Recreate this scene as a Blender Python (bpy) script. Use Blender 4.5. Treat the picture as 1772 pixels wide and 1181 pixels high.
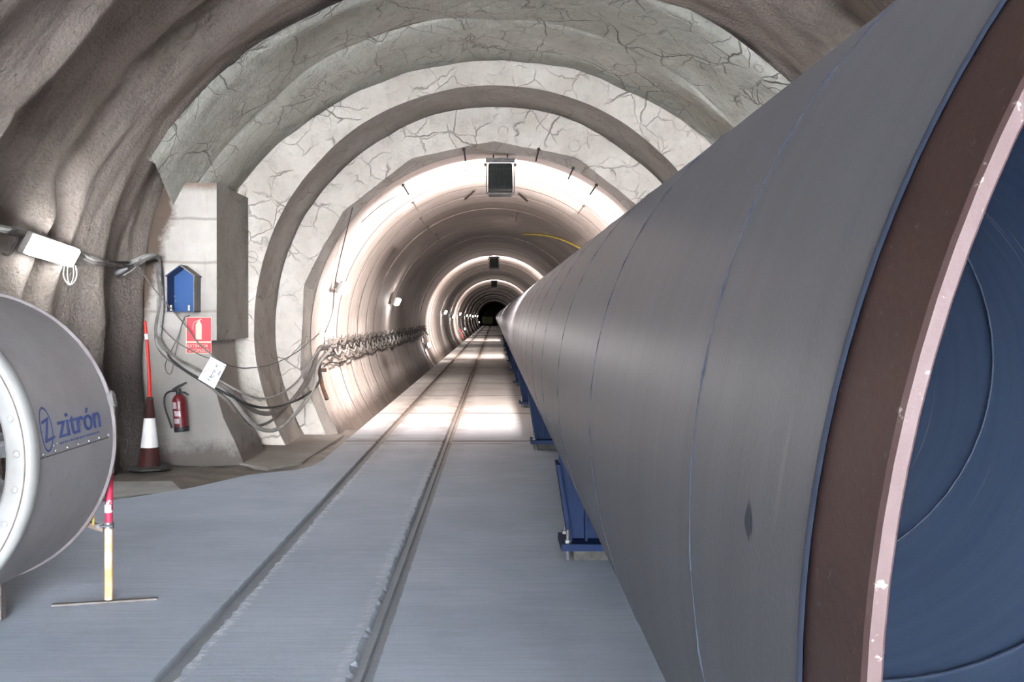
import bpy, math, random
from mathutils import Vector, Matrix, noise
for o in list(bpy.data.objects): bpy.data.objects.remove(o)
S = bpy.context.scene
COL = S.collection
PI = math.pi
random.seed(7)

# ------------------------------------------------------------------ camera, sky, exposure
F = 1700.0; VX, VY = 855.0, 547.0; CH = 1.6          # focal length in pixels, vanishing point, eye height
cd = bpy.data.cameras.new('camera'); cam = bpy.data.objects.new('camera', cd); COL.objects.link(cam)
cam.location = (0, 0, CH); cam.rotation_euler = (PI/2, 0, 0)
cd.sensor_width = 36; cd.lens = 36*F/1772; cd.clip_start = .02; cd.clip_end = 600
cd.shift_x = (886-VX)/1772; cd.shift_y = -(590.5-VY)/1772
S.camera = cam
SKY = (.87, .93, 1.0); SKY_STRENGTH = 126
w = bpy.data.worlds.new('sky'); S.world = w; w.use_nodes = True
w.node_tree.nodes['Background'].inputs[0].default_value = (*SKY, 1)
w.node_tree.nodes['Background'].inputs[1].default_value = SKY_STRENGTH
S.view_settings.view_transform = 'Standard'; S.view_settings.look = 'None'
S.view_settings.gamma = 1; S.view_settings.use_curve_mapping = False
S.view_settings.exposure = 0.0
S.cycles.use_denoising = True
S.cycles.max_bounces = 10; S.cycles.diffuse_bounces = 6
S.cycles.sample_clamp_indirect = 6
FLOOD_POWER = 800; TUBE_GLOW = 110
BZ, BR, BD = -.286, 2.60, 13.9                        # bore axis height (from the eye), radius, mouth distance

def P(px, py, d):                                     # a photo pixel at distance d -> world point
    return Vector(((px-VX)/F*d, d, CH-(py-VY)/F*d))

# ------------------------------------------------------------------ materials
def nt(m):
    m.use_nodes = True; t = m.node_tree; t.nodes.clear(); return t
class N:
    def __init__(s, name):
        s.m = bpy.data.materials.new(name); s.t = nt(s.m)
        s.out = s.n('ShaderNodeOutputMaterial'); s.b = s.n('ShaderNodeBsdfPrincipled')
        s.l(s.b.outputs[0], s.out.inputs[0]); s.tc = s.n('ShaderNodeTexCoord').outputs['Object']
    def n(s, k, **kw):
        x = s.t.nodes.new(k)
        for a, v in kw.items(): setattr(x, a, v)
        return x
    def l(s, a, b): s.t.links.new(a, b)
    def val(s, sock, v):
        if hasattr(v, 'links'): s.l(v, sock)
        else: sock.default_value = v
    def map(s, scale, loc=(0,0,0), vec=None):
        x = s.n('ShaderNodeMapping'); s.l(vec or s.tc, x.inputs[0]); x.inputs[3].default_value = scale; x.inputs[1].default_value = loc
        return x.outputs[0]
    def noise(s, scale, detail=4, rough=.55, vec=None, dist=0):
        x = s.n('ShaderNodeTexNoise'); s.l(vec or s.tc, x.inputs['Vector'])
        x.inputs['Scale'].default_value = scale; x.inputs['Detail'].default_value = detail; x.inputs['Roughness'].default_value = rough
        x.inputs['Distortion'].default_value = dist
        return x.outputs['Fac']
    def ramp(s, f, a, b, lo=0., hi=1.):
        x = s.n('ShaderNodeMapRange', clamp=True); s.l(f, x.inputs[0])
        for i, v in enumerate((a, b, lo, hi)): x.inputs[i+1].default_value = v
        return x.outputs[0]
    def mix(s, f, a, b, mode='MIX'):
        x = s.n('ShaderNodeMix', data_type='RGBA', blend_type=mode)
        s.val(x.inputs[0], f)
        for sock, v in ((x.inputs[6], a), (x.inputs[7], b)):
            if hasattr(v, 'links'): s.l(v, sock)
            else: sock.default_value = (*v, 1) if len(v) == 3 else v
        return x.outputs[2]
    def math(s, op, a, b=0., c=0.):
        x = s.n('ShaderNodeMath', operation=op)
        for i, v in enumerate((a, b, c)): s.val(x.inputs[i], v)
        return x.outputs[0]
    def xyz(s):
        x = s.n('ShaderNodeSeparateXYZ'); s.l(s.tc, x.inputs[0]); return x.outputs
    def voro(s, scale, feature='DISTANCE_TO_EDGE', vec=None):
        x = s.n('ShaderNodeTexVoronoi', feature=feature); s.l(vec or s.tc, x.inputs['Vector']); x.inputs['Scale'].default_value = scale
        return x.outputs['Distance']
    def bump(s, h, strength=.5, dist=.02, prev=None):
        x = s.n('ShaderNodeBump'); s.l(h, x.inputs['Height']); x.inputs['Strength'].default_value = strength; x.inputs['Distance'].default_value = dist
        if prev: s.l(prev, x.inputs['Normal'])
        return x.outputs[0]
    def fin(s, col, rough=.8, metal=0., normal=None, spec=.35):
        s.val(s.b.inputs['Base Color'], (*col, 1) if isinstance(col, tuple) else col)
        s.val(s.b.inputs['Roughness'], rough); s.b.inputs['Metallic'].default_value = metal
        s.b.inputs['Specular IOR Level'].default_value = spec
        if normal: s.l(normal, s.b.inputs['Normal'])
        return s.m

def simple(name, col, col2=None, scale=6., rough=.6, metal=0., bump=0., bscale=60., spec=.35, lo=.4, hi=.65):
    k = N(name)
    c = k.mix(k.ramp(k.noise(scale, 5), lo, hi), col, col2 or tuple(v*.75 for v in col))
    nn = k.bump(k.noise(bscale, 3), bump, .01) if bump else None
    return k.fin(c, rough, metal, nn, spec)
def glow(name, col, strength):
    k = N(name); k.fin((.8, .8, .8), .4)
    k.b.inputs['Emission Color'].default_value = (*col, 1); k.b.inputs['Emission Strength'].default_value = strength
    return k.m

def make_floor():
    k = N('floor_concrete'); X, Y, Z = k.xyz()
    a = k.noise(1.1, 6, .6); streak = k.noise(5, 5, .65, k.map((.35, 7, 1)))
    c = k.mix(k.ramp(a, .35, .7), (.33, .375, .445), (.43, .475, .55))
    c = k.mix(k.ramp(streak, .35, .75, 0, .55), c, (.29, .325, .375))
    c = k.mix(k.ramp(k.noise(7, 4, .6, k.map((.5, 9, 1), (4, 2, 0))), .64, .74, 0, .5), c, (.58, .62, .67))
    # browner, drier concrete inside the bore
    c = k.mix(k.ramp(Y, 10.5, 17, 0, .85), c, k.mix(k.ramp(a, .35, .65), (.34, .30, .265), (.43, .39, .35)))
    # broken pale edge beside the left channel, rougher lip beside the right one
    wob = k.math('MULTIPLY', k.math('SUBTRACT', k.noise(4, 6, .8, k.map((6, 5, 1))), .5), .22)
    brk = k.ramp(k.noise(5, 5, .75, k.map((1.2, 4, 1), (2, 7, 0))), .44, .58)
    e = k.math('ABSOLUTE', k.math('ADD', k.math('SUBTRACT', X, -1.385), wob))
    near = k.ramp(Y, 9.5, 13, 1, 0)
    c = k.mix(k.math('MULTIPLY', k.math('MULTIPLY', k.ramp(e, .006, .03, .8, 0), near), brk), c, (.66, .68, .70))
    e2 = k.math('ABSOLUTE', k.math('ADD', k.math('SUBTRACT', X, -.69), wob))
    c = k.mix(k.math('MULTIPLY', k.math('MULTIPLY', k.ramp(e2, .008, .03, .6, 0), near), brk), c, (.60, .62, .65))
    # transverse joints in the bore, with dark spills round them
    ph = k.math('ABSOLUTE', k.math('SUBTRACT', k.math('FRACT', k.math('DIVIDE', k.math('SUBTRACT', Y, 10.75), 3.6)), .5))   # joints where .5
    dj = k.math('MULTIPLY', k.math('ABSOLUTE', ph), 3.6)
    inb = k.ramp(Y, 11.4, 11.6)
    spill = k.math('MULTIPLY', k.ramp(k.noise(1.6, 5, .7, k.map((.55, 2.6, 1), (3, 1, 0))), .52, .66), k.ramp(dj, .02, .9, .95, 0))
    c = k.mix(k.math('MULTIPLY', spill, inb), c, (.12, .10, .085))
    c = k.mix(k.math('MULTIPLY', k.ramp(dj, .03, .07, .95, 0), inb), c, (.09, .075, .065))
    sp2 = k.ramp(k.noise(1.4, 5, .7, k.map((.8, .45, 1), (9, 1, 0))), .60, .72, 0, .45)
    c = k.mix(k.math('MULTIPLY', sp2, k.ramp(Y, 9.5, 13)), c, (.16, .135, .12))
    # dirt lying in the channels
    c = k.mix(k.ramp(Z, -.022, -.004, .8, 0), c, k.mix(k.ramp(Y, 9, 15), (.215, .225, .235), (.13, .105, .085)))
    for gx in (-1.455, -.60):
        g = k.math('ABSOLUTE', k.math('SUBTRACT', X, gx))
        c = k.mix(k.math('MULTIPLY', k.math('MULTIPLY', k.ramp(g, .05, .26, .95, 0), k.ramp(k.noise(2.6, 5, .7, k.map((1, .9, 1), (5, 5, 5))), .3, .6)), k.ramp(Y, 9, 15)), c, (.15, .12, .10))
    h = k.math('ADD', k.noise(60, 4, .7, k.map((.5, 2.2, 1))), k.math('MULTIPLY', streak, 1.2))
    rough = k.ramp(streak, .3, .7, .55, .8)
    return k.fin(c, rough, 0, k.bump(h, .35, .012), .4)

def make_shotcrete():
    k = N('shotcrete'); X, Y, Z = k.xyz()
    big = k.noise(.9, 6, .6)
    c = k.mix(k.ramp(big, .35, .68), (.41, .335, .28), (.60, .50, .435))
    c = k.mix(k.ramp(k.noise(2.2, 5, .65, k.map((.5, 2.2, .5))), .5, .72, 0, .55), c, (.115, .095, .085))
    c = k.mix(k.ramp(k.noise(26, 3), .45, .75, 0, .3), c, (.36, .32, .29))
    low = k.math('MULTIPLY', k.ramp(Z, 2.7, .9), k.ramp(k.math('ADD', Y, k.noise(3, 5, .6, k.map((.3, 1.6, .3)))), 8.6, 10.2))          # shade of the lower corner by the portal, painted dark
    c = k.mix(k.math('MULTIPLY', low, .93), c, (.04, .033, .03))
    b1 = k.bump(k.noise(9, 6, .7), .6, .08)
    b2 = k.bump(k.math('ADD', k.noise(34, 5, .75), k.math('MULTIPLY', k.voro(28, 'F1'), .6)), .8, .035, b1)
    return k.fin(c, .72, 0, b2, .3)

def make_collar(name, c1, c2, dirt=.4):
    k = N(name)
    wp = k.n('ShaderNodeVectorMath', operation='ADD'); k.l(k.tc, wp.inputs[0])
    nv = k.n('ShaderNodeTexNoise'); k.l(k.tc, nv.inputs['Vector']); nv.inputs['Scale'].default_value = 1.7; nv.inputs['Detail'].default_value = 4
    sc_ = k.n('ShaderNodeVectorMath', operation='SCALE'); k.l(nv.outputs['Color'], sc_.inputs[0]); sc_.inputs['Scale'].default_value = .5
    k.l(sc_.outputs[0], wp.inputs[1]); wv = wp.outputs[0]
    c = k.mix(k.ramp(k.noise(1.3, 6, .62), .35, .68), c1, c2)
    c = k.mix(k.ramp(k.noise(5, 5, .7), .52, .75, 0, .45), c, tuple(v*.55 for v in c1))
    edge = k.voro(.95, vec=wv); crack = k.math('MAXIMUM', k.ramp(edge, .0, .012, .75, 0), k.ramp(k.voro(2.7, vec=wv), .0, .02, .45, 0))
    crack = k.math('MULTIPLY', crack, k.ramp(k.noise(2.4, 3), .42, .56))
    ring = k.voro(2.1, 'F1'); circ = k.ramp(k.math('ABSOLUTE', k.math('SUBTRACT', ring, .17)), .0, .02, .7, 0)
    circ = k.math('MULTIPLY', circ, k.ramp(k.noise(1.7, 2, .5, k.map((1,1,1), (7,3,1))), .48, .6))
    c = k.mix(k.math('MAXIMUM', crack, circ), c, (.27, .22, .18))
    c = k.mix(k.ramp(k.noise(2.2, 6, .7, k.map((1, .7, 1), (3, 8, 2))), .55, .8, 0, dirt), c, (.17, .15, .13))
    h = k.math('SUBTRACT', k.math('ADD', k.noise(3, 5, .6), k.math('MULTIPLY', k.noise(40, 4, .7), .12)), k.math('MULTIPLY', crack, .5))
    return k.fin(c, .85, 0, k.bump(h, .9, .06), .25)

def make_lining():
    k = N('lining_concrete'); X, Y, Z = k.xyz()
    ry = k.math('DIVIDE', k.math('SUBTRACT', Y, BD), 1.2)
    fr = k.math('FRACT', ry); idx = k.math('FLOOR', ry)
    wn = k.n('ShaderNodeTexWhiteNoise', noise_dimensions='1D'); k.l(idx, wn.inputs['W'])
    c = k.mix(k.noise(1.6, 5, .6), (.48, .42, .385), (.62, .56, .515))
    c = k.mix(k.math('MULTIPLY', wn.outputs['Value'], .35), c, (.30, .26, .24))
    st = k.noise(3, 6, .7, k.map((.7, 9, .7)))
    c = k.mix(k.ramp(st, .5, .72, 0, .8), c, (.16, .125, .105))
    c = k.mix(k.ramp(k.noise(3.5, 6, .75), .5, .75, 0, .5), c, (.22, .18, .155))
    li = k.ramp(k.noise(2, 3, .6, k.map((.35, 16, .35), (2, 5, 1))), .63, .67, 0, .9)
    c = k.mix(li, c, (.80, .76, .72))
    jd = k.math('ABSOLUTE', k.math('SUBTRACT', fr, .5)); jd = k.math('SUBTRACT', .5, jd)
    c = k.mix(k.ramp(jd, .014, .034, .9, 0), c, (.07, .055, .05))
    crown_dark = k.math('MULTIPLY', k.ramp(k.math('ADD', Z, k.math('MULTIPLY', k.noise(1.2, 5, .6), .8)), 2.2, 3.1), k.ramp(Y, 16, 21))
    c = k.mix(k.math('MULTIPLY', crown_dark, .72), c, (.13, .10, .085))  # lining mixed darker towards the crown, further in
    # water stains and mud at the foot of the wall
    foot = k.math('MULTIPLY', k.ramp(Z, .95, .05), k.ramp(k.noise(2.5, 5, .7, k.map((.4, 2.6, .35), (1, 1, 4))), .42, .62))
    c = k.mix(k.math('MULTIPLY', foot, .6), c, (.15, .115, .08))
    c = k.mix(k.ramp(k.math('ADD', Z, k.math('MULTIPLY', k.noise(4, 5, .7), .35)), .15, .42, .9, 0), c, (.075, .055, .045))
    h = k.math('SUBTRACT', k.math('ADD', k.math('MULTIPLY', st, .6), k.math('MULTIPLY', k.noise(30, 4, .7), .3)), k.ramp(jd, .012, .03, 1.5, 0))
    return k.fin(c, .62, 0, k.bump(h, .5, .02), .4)

def make_pipe_paint(name, c1, c2, rough, toplit=False):
    k = N(name)
    st = k.noise(2.4, 6, .65, k.map((.25, 6, .25)))
    c = k.mix(k.ramp(st, .3, .72), c1, c2)
    c = k.mix(k.ramp(k.noise(1.2, 5, .6), .45, .75, 0, .35), c, tuple(v*.8+.03 for v in c1))
    # rubbed pale scratches running round the barrel
    sc = k.math('MULTIPLY', k.ramp(k.noise(1.1, 2, .4, k.map((.5, 26, .5), (3, 3, 3))), .69, .72), k.ramp(k.noise(1.5, 2, .5, k.map((1, 1, 1), (5, 2, 8))), .58, .68, 0, .55))
    c = k.mix(sc, c, (.55, .52, .48))
    if toplit:                                              # light from above painted in, paler towards the upper side
        gm = k.n('ShaderNodeNewGeometry'); sx = k.n('ShaderNodeSeparateXYZ'); k.l(gm.outputs['Normal'], sx.inputs[0])
        lit = k.math('ADD', sx.outputs[2], k.math('MULTIPLY', k.math('SUBTRACT', st, .5), .5))
        c = k.mix(k.ramp(lit, -.5, .75, 0, .95), c, (.185, .19, .215))
    c = k.mix(k.ramp(k.noise(300, 2), .5, .7, 0, .04), c, (.4, .4, .42))
    return k.fin(c, rough, 0, k.bump(k.noise(120, 3, .6), .12, .004), .55)

def make_steel_end(name, c1, c2, speck):
    k = N(name)
    c = k.mix(k.ramp(k.noise(6, 6, .7), .35, .7), c1, c2)
    c = k.mix(k.ramp(k.noise(70, 3, .6), .64, .72, 0, speck), c, (.85, .78, .70))
    c = k.mix(k.ramp(k.noise(3, 5, .7, k.map((1, 2, 1), (4, 4, 1))), .58, .72, 0, .4), c, tuple(v*.5 for v in c1))
    return k.fin(c, .55, .15, k.bump(k.noise(90, 4), .2, .003), .4)

def make_pier():
    k = N('pier_front_concrete'); X, Y, Z = k.xyz()
    c = k.mix(k.ramp(k.noise(1.6, 6, .62), .35, .68), (.42, .375, .335), (.57, .52, .47))
    c = k.mix(k.ramp(k.math('ADD', Z, k.math('MULTIPLY', k.noise(1.5, 5, .7), .8)), 1.0, 2.6, .85, 0), c, (.20, .185, .175))  # shade over the lower pier painted in, darker downwards
    c = k.mix(k.ramp(k.noise(2.5, 5, .65, k.map((3, 1, .35))), .52, .75, 0, .55), c, (.27, .235, .205))          # grime running down
    for z0 in (CH+1.09, CH+.60, CH+.05):
        q = k.math('ABSOLUTE', k.math('ADD', k.math('SUBTRACT', Z, z0), k.math('MULTIPLY', k.math('SUBTRACT', k.noise(3), .5), .05)))
        c = k.mix(k.ramp(q, .006, .022, .6, 0), c, (.22, .18, .15))
    edge = k.math('ADD', k.math('ADD', X, k.math('MULTIPLY', k.math('SUBTRACT', Z, 3.0), -.26)), k.math('MULTIPLY', k.math('SUBTRACT', k.noise(5, 6, .75), .5), .35))
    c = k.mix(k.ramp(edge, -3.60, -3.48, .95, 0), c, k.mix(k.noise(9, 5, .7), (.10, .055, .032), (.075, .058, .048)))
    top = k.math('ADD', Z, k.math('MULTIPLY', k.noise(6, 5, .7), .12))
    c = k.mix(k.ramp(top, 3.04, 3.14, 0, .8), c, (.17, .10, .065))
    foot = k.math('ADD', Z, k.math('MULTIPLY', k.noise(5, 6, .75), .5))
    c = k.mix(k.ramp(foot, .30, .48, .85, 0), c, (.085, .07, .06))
    return k.fin(c, .85, 0, k.bump(k.math('ADD', k.noise(4, 5, .6), k.math('MULTIPLY', k.noise(45, 4, .7), .2)), .5, .03), .25)
MAT = dict(
 floor=make_floor(), shot=make_shotcrete(), lining=make_lining(),
 face=make_collar('collar_face_concrete', (.58, .515, .445), (.74, .675, .60), .3),
 canopy=make_collar('canopy_concrete', (.46, .44, .375), (.62, .60, .525), .5),
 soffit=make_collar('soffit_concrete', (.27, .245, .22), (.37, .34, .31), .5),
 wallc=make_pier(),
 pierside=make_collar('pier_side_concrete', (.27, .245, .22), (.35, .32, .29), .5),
 mud=simple('damp_ground', (.10, .085, .07), (.20, .18, .155), 2.2, .6, bump=.6, bscale=20),
 slabpale=simple('pale_slab', (.33, .33, .31), (.25, .245, .23), 3, .8, bump=.3),
 ledge=simple('dusty_ledge', (.30, .275, .25), (.20, .18, .16), 2.0, .8, bump=.3, lo=.3, hi=.8),
 yard=simple('yard_concrete', (.22, .215, .20), (.17, .165, .16), 1, .9),
 pipe=make_pipe_paint('grey_pipe_paint', (.026, .028, .034), (.040, .043, .051), .42, True),
 pipein=make_pipe_paint('blue_pipe_lining', (.062, .094, .165), (.092, .13, .205), .45),
 seam=simple('seam_paint', (.022, .03, .05), None, 4, .5),
 band=make_steel_end('primer_steel', (.038, .019, .016), (.056, .029, .024), .05),
 cut=make_steel_end('cut_steel', (.052, .028, .027), (.07, .044, .042), .3),
 blue=simple('blue_paint', (.002, .012, .05), (.002, .010, .038), 5, .6, spec=.15),
 bluebox=simple('blue_cabinet_paint', (.006, .052, .19), (.007, .058, .175), 5, .5),
 bluedark=simple('cabinet_side_paint', (.035, .05, .12), None, 5, .5),
 galv=simple('grey_sheet', (.21, .19, .175), (.28, .255, .235), 6, .5),
 steel=simple('dull_steel', (.24, .24, .25), (.15, .145, .145), 20, .4, .7),
 dark=simple('black_metal', (.018, .02, .018), (.035, .036, .032), 12, .5),
 frame=simple('grimy_bracket', (.12, .10, .09), (.07, .06, .055), 12, .6),
 pin=simple('dark_pin', (.035, .028, .025), None, 12, .7),
 grout=simple('grout', (.035, .033, .031), (.06, .057, .054), 12, .9, bump=.3),
 cable=simple('grey_cable', (.17, .15, .135), (.11, .10, .092), 8, .65),
 cablelt=simple('pale_cable', (.34, .325, .30), (.25, .235, .22), 8, .65),
 cableblk=simple('black_cable', (.035, .032, .032), None, 8, .6),
 red=simple('red_plastic', (.62, .025, .012), (.50, .02, .012), 8, .45),
 redcone=simple('shaded_red_rubber', (.045, .006, .005), (.028, .007, .006), 9, .7),  # red darkened to carry the shade of the corner
 white=simple('white_plastic', (.82, .82, .80), (.74, .74, .72), 9, .4),
 refl=simple('reflective_white', (.92, .92, .90), (.90, .90, .88), 40, .25, spec=.8),
 signred=simple('sign_red', (.60, .05, .07), (.55, .06, .075), 5, .5),
 cream=simple('sign_cream', (.62, .56, .42), (.55, .52, .42), 9, .6),
 ink=simple('ink', (.06, .065, .09), None, 9, .7),
 inkpale=simple('pale_ink', (.35, .37, .44), None, 9, .7),
 card=simple('white_card', (.78, .80, .86), (.70, .72, .80), 5, .6),
 exred=simple('extinguisher_red', (.12, .006, .010), (.085, .006, .009), 7, .35, spec=.6),
 black=simple('black_rubber', (.016, .016, .017), None, 7, .5),
 label=simple('paper_label', (.55, .50, .50), (.42, .30, .30), 20, .6),
 rust=simple('rusty_steel', (.20, .10, .055), (.11, .07, .045), 14, .8, bump=.3),
 brown=simple('brown_steel', (.13, .085, .065), (.20, .14, .11), 10, .6),
 orange=simple('worn_orange_paint', (.62, .33, .12), (.62, .52, .42), 9, .55, lo=.45, hi=.6),
 pinkred=simple('red_tape', (.42, .02, .06), (.55, .36, .37), 22, .5, lo=.55, hi=.62),
 posthi=simple('white_post_paint', (.66, .68, .64), (.52, .55, .50), 14, .5),
 bar=simple('dusty_flat_bar', (.13, .12, .115), (.09, .075, .065), 9, .7),
 rimgrey=simple('rim_grey', (.24, .215, .215), (.17, .14, .14), 5, .5),
 logo=simple('blue_logo_paint', (.05, .085, .27), (.10, .13, .30), 16, .6),
 yellow=simple('yellow_hose', (.50, .38, .06), (.34, .26, .06), 8, .6),
 loco=simple('dull_green_paint', (.22, .24, .10), (.16, .17, .08), 4, .6),
 tube=glow('lamp_tube_glow', (1, .93, .90), TUBE_GLOW), tubecool=glow('cool_tube_glow', (.90, .96, 1), 55),
 flood=glow('flood_glow', (1, .92, .88), 60),
)
k = N('fan_casing_paint')
c = k.mix(k.ramp(k.noise(2, 6, .6), .35, .7), (.34, .32, .325), (.43, .415, .42))
c = k.mix(k.ramp(k.noise(14, 5, .7), .58, .75, 0, .4), c, (.20, .17, .16))
MAT['fan'] = k.fin(c, .5, .1, k.bump(k.noise(200, 2), .1, .003), .4)
k = N('chipped_white_paint')
c = k.mix(k.ramp(k.noise(3, 5, .6), .4, .7), (.25, .245, .24), (.20, .19, .185))
c = k.mix(k.ramp(k.noise(26, 4, .7), .66, .70, 0, .85), c, (.16, .12, .10))
MAT['flange'] = k.fin(c, .45, 0, None, .45)

# ------------------------------------------------------------------ mesh helpers
WLOC = {}
def link(o, parent=None, loc=None):
    COL.objects.link(o)
    if parent: o.parent = parent
    return o
class MB:
    def __init__(s): s.v = []; s.f = []
    def add(s, vs, fs):
        n = len(s.v); s.v += [Vector(v) for v in vs]; s.f += [tuple(i+n for i in f) for f in fs]; return s
    def box(s, c, size, rot=None):
        hx, hy, hz = (q/2 for q in size); c = Vector(c)
        vs = [Vector((x*hx, y*hy, z*hz)) for x in (-1, 1) for y in (-1, 1) for z in (-1, 1)]
        if rot: vs = [rot @ v for v in vs]
        return s.add([c+v for v in vs], [(0,1,3,2),(4,6,7,5),(0,4,5,1),(2,3,7,6),(0,2,6,4),(1,5,7,3)])
    def rbox(s, c, size, rot=None, r=.02, n=3):           # box with its four edges along y rounded
        hx, hy, hz = (q/2 for q in size); pts = []
        for cx, cz, a0 in ((hx-r, hz-r, 0), (-hx+r, hz-r, 90), (-hx+r, -hz+r, 180), (hx-r, -hz+r, 270)):
            for i in range(n+1):
                a = math.radians(a0+90*i/n); pts.append((cx+r*math.cos(a), cz+r*math.sin(a)))
        c = Vector(c); R = rot or Matrix.Identity(3); m = len(pts)
        vs = [c+R@Vector((x, y, z)) for y in (-hy, hy) for x, z in pts]
        return s.add(vs, [tuple(range(m)), tuple(range(2*m-1, m-1, -1))]+[(i+m, (i+1)%m+m, (i+1)%m, i) for i in range(m)])
    def tube(s, pts, r, n=8, caps=True):
        pts = [Vector(p) for p in pts]; rs = r if isinstance(r, (list, tuple)) else [r]*len(pts)
        t0 = (pts[1]-pts[0]).normalized(); u = t0.orthogonal().normalized(); vs = []
        for i, p in enumerate(pts):
            t = (pts[min(i+1, len(pts)-1)]-pts[max(i-1, 0)]).normalized()
            u = (u-t*u.dot(t)).normalized(); b = t.cross(u)
            vs += [p+(u*math.cos(2*PI*j/n)+b*math.sin(2*PI*j/n))*rs[i] for j in range(n)]
        fs = [(i*n+j, i*n+(j+1)%n, (i+1)*n+(j+1)%n, (i+1)*n+j) for i in range(len(pts)-1) for j in range(n)]
        if caps: fs += [tuple(range(n-1, -1, -1)), tuple(range((len(pts)-1)*n, len(pts)*n))]
        return s.add(vs, fs)
    def lathe(s, prof, origin=(0,0,0), axis=(0,0,1), n=32, closed=False):   # prof: (radius, along)
        ax = Vector(axis).normalized(); u = ax.orthogonal().normalized(); b = ax.cross(u); o = Vector(origin); vs = []
        for r, h in prof: vs += [o+ax*h+(u*math.cos(2*PI*j/n)+b*math.sin(2*PI*j/n))*max(r, 1e-5) for j in range(n)]
        m = len(prof); rng = range(m if closed else m-1)
        return s.add(vs, [(i*n+j, i*n+(j+1)%n, ((i+1)%m)*n+(j+1)%n, ((i+1)%m)*n+j) for i in rng for j in range(n)])
    def prism(s, poly, ext):                              # polygon of 3-D points pushed along ext
        poly = [Vector(p) for p in poly]; e = Vector(ext); n = len(poly)
        return s.add(poly+[p+e for p in poly], [tuple(range(n-1, -1, -1)), tuple(range(n, 2*n))]+[(i, (i+1)%n, (i+1)%n+n, i+n) for i in range(n)])
    def ball(s, c, r, n=10, m=6, sq=(1,1,1)):
        c = Vector(c); vs = []
        for i in range(m+1):
            a = PI*i/m
            vs += [c+Vector((r*sq[0]*math.sin(a)*math.cos(2*PI*j/n), r*sq[1]*math.sin(a)*math.sin(2*PI*j/n), r*sq[2]*math.cos(a))) for j in range(n)]
        return s.add(vs, [(i*n+j, (i+1)*n+j, (i+1)*n+(j+1)%n, i*n+(j+1)%n) for i in range(m) for j in range(n)])
    def build(s, name, mat, parent=None, smooth=False, recalc=True, angle=35):
        off = WLOC.get(parent, Vector()) if parent else Vector()
        me = bpy.data.meshes.new(name); me.from_pydata([v-off for v in s.v], [], s.f)
        if recalc:
            import bmesh
            bm = bmesh.new(); bm.from_mesh(me); bmesh.ops.recalc_face_normals(bm, faces=bm.faces); bm.to_mesh(me); bm.free()
        me.materials.append(MAT[mat] if isinstance(mat, str) else mat)
        if smooth:
            me.polygons.foreach_set('use_smooth', [True]*len(me.polygons)); me.set_sharp_from_angle(angle=math.radians(angle))
        me.update(); o = bpy.data.objects.new(name, me); link(o, parent); WLOC[o] = off
        return o
def tag(o, label, cat, group=None):
    o['label'] = label; o['category'] = cat
    if group: o['group'] = group
    return o
def struct(o): o['kind'] = 'structure'; return o
def thing(name, label, cat, loc, group=None):
    o = bpy.data.objects.new(name, None); o.location = loc; o.empty_display_size = .1
    COL.objects.link(o); WLOC[o] = Vector(loc); return tag(o, label, cat, group)
def copy_tree(o, parent=None):
    c = o.copy(); COL.objects.link(c)
    if parent: c.parent = parent
    for ch in list(o.children): copy_tree(ch, c)
    return c
def spline(pts, per=8):
    pts = [Vector(p) for p in pts]; q = [pts[0]*2-pts[1]]+pts+[pts[-1]*2-pts[-2]]; out = []
    for i in range(1, len(q)-2):
        for j in range(per):
            t = j/per; a, b, c, d = q[i-1:i+3]
            out.append(.5*((2*b)+(c-a)*t+(2*a-5*b+4*c-d)*t*t+(3*b-a-3*c+d)*t**3))
    return out+[pts[-1]]
def sm(a, b, x):
    t = max(0., min(1., (x-a)/(b-a))); return t*t*(3-2*t)
def text_mesh(txt, size):                                # letters of the built-in face as (verts, faces) in the xy plane
    cu = bpy.data.curves.new('lettering', 'FONT'); cu.body = txt; cu.size = size; cu.resolution_u = 3; cu.align_x = 'LEFT'
    o = bpy.data.objects.new('lettering', cu); COL.objects.link(o)
    dg = bpy.context.evaluated_depsgraph_get(); me = o.evaluated_get(dg).to_mesh()
    vs = [v.co.copy() for v in me.vertices]; fs = [tuple(p.vertices) for p in me.polygons]
    o.evaluated_get(dg).to_mesh_clear(); bpy.data.objects.remove(o); bpy.data.curves.remove(cu)
    return vs, fs
def bore_hit(px, py, r=BR-.02):                          # where the line of sight meets the bore wall
    a, b = (px-VX)/F, -(py-VY)/F
    A = a*a+b*b; B = -2*b*BZ; C = BZ*BZ-r*r
    return (-B+math.sqrt(B*B-4*A*C))/(2*A)
def bore_pt(deg, d, r):                                  # angle from +x, anticlockwise as seen from the entrance
    a = math.radians(deg); return Vector((r*math.cos(a), d, CH+BZ+r*math.sin(a)))

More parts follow.
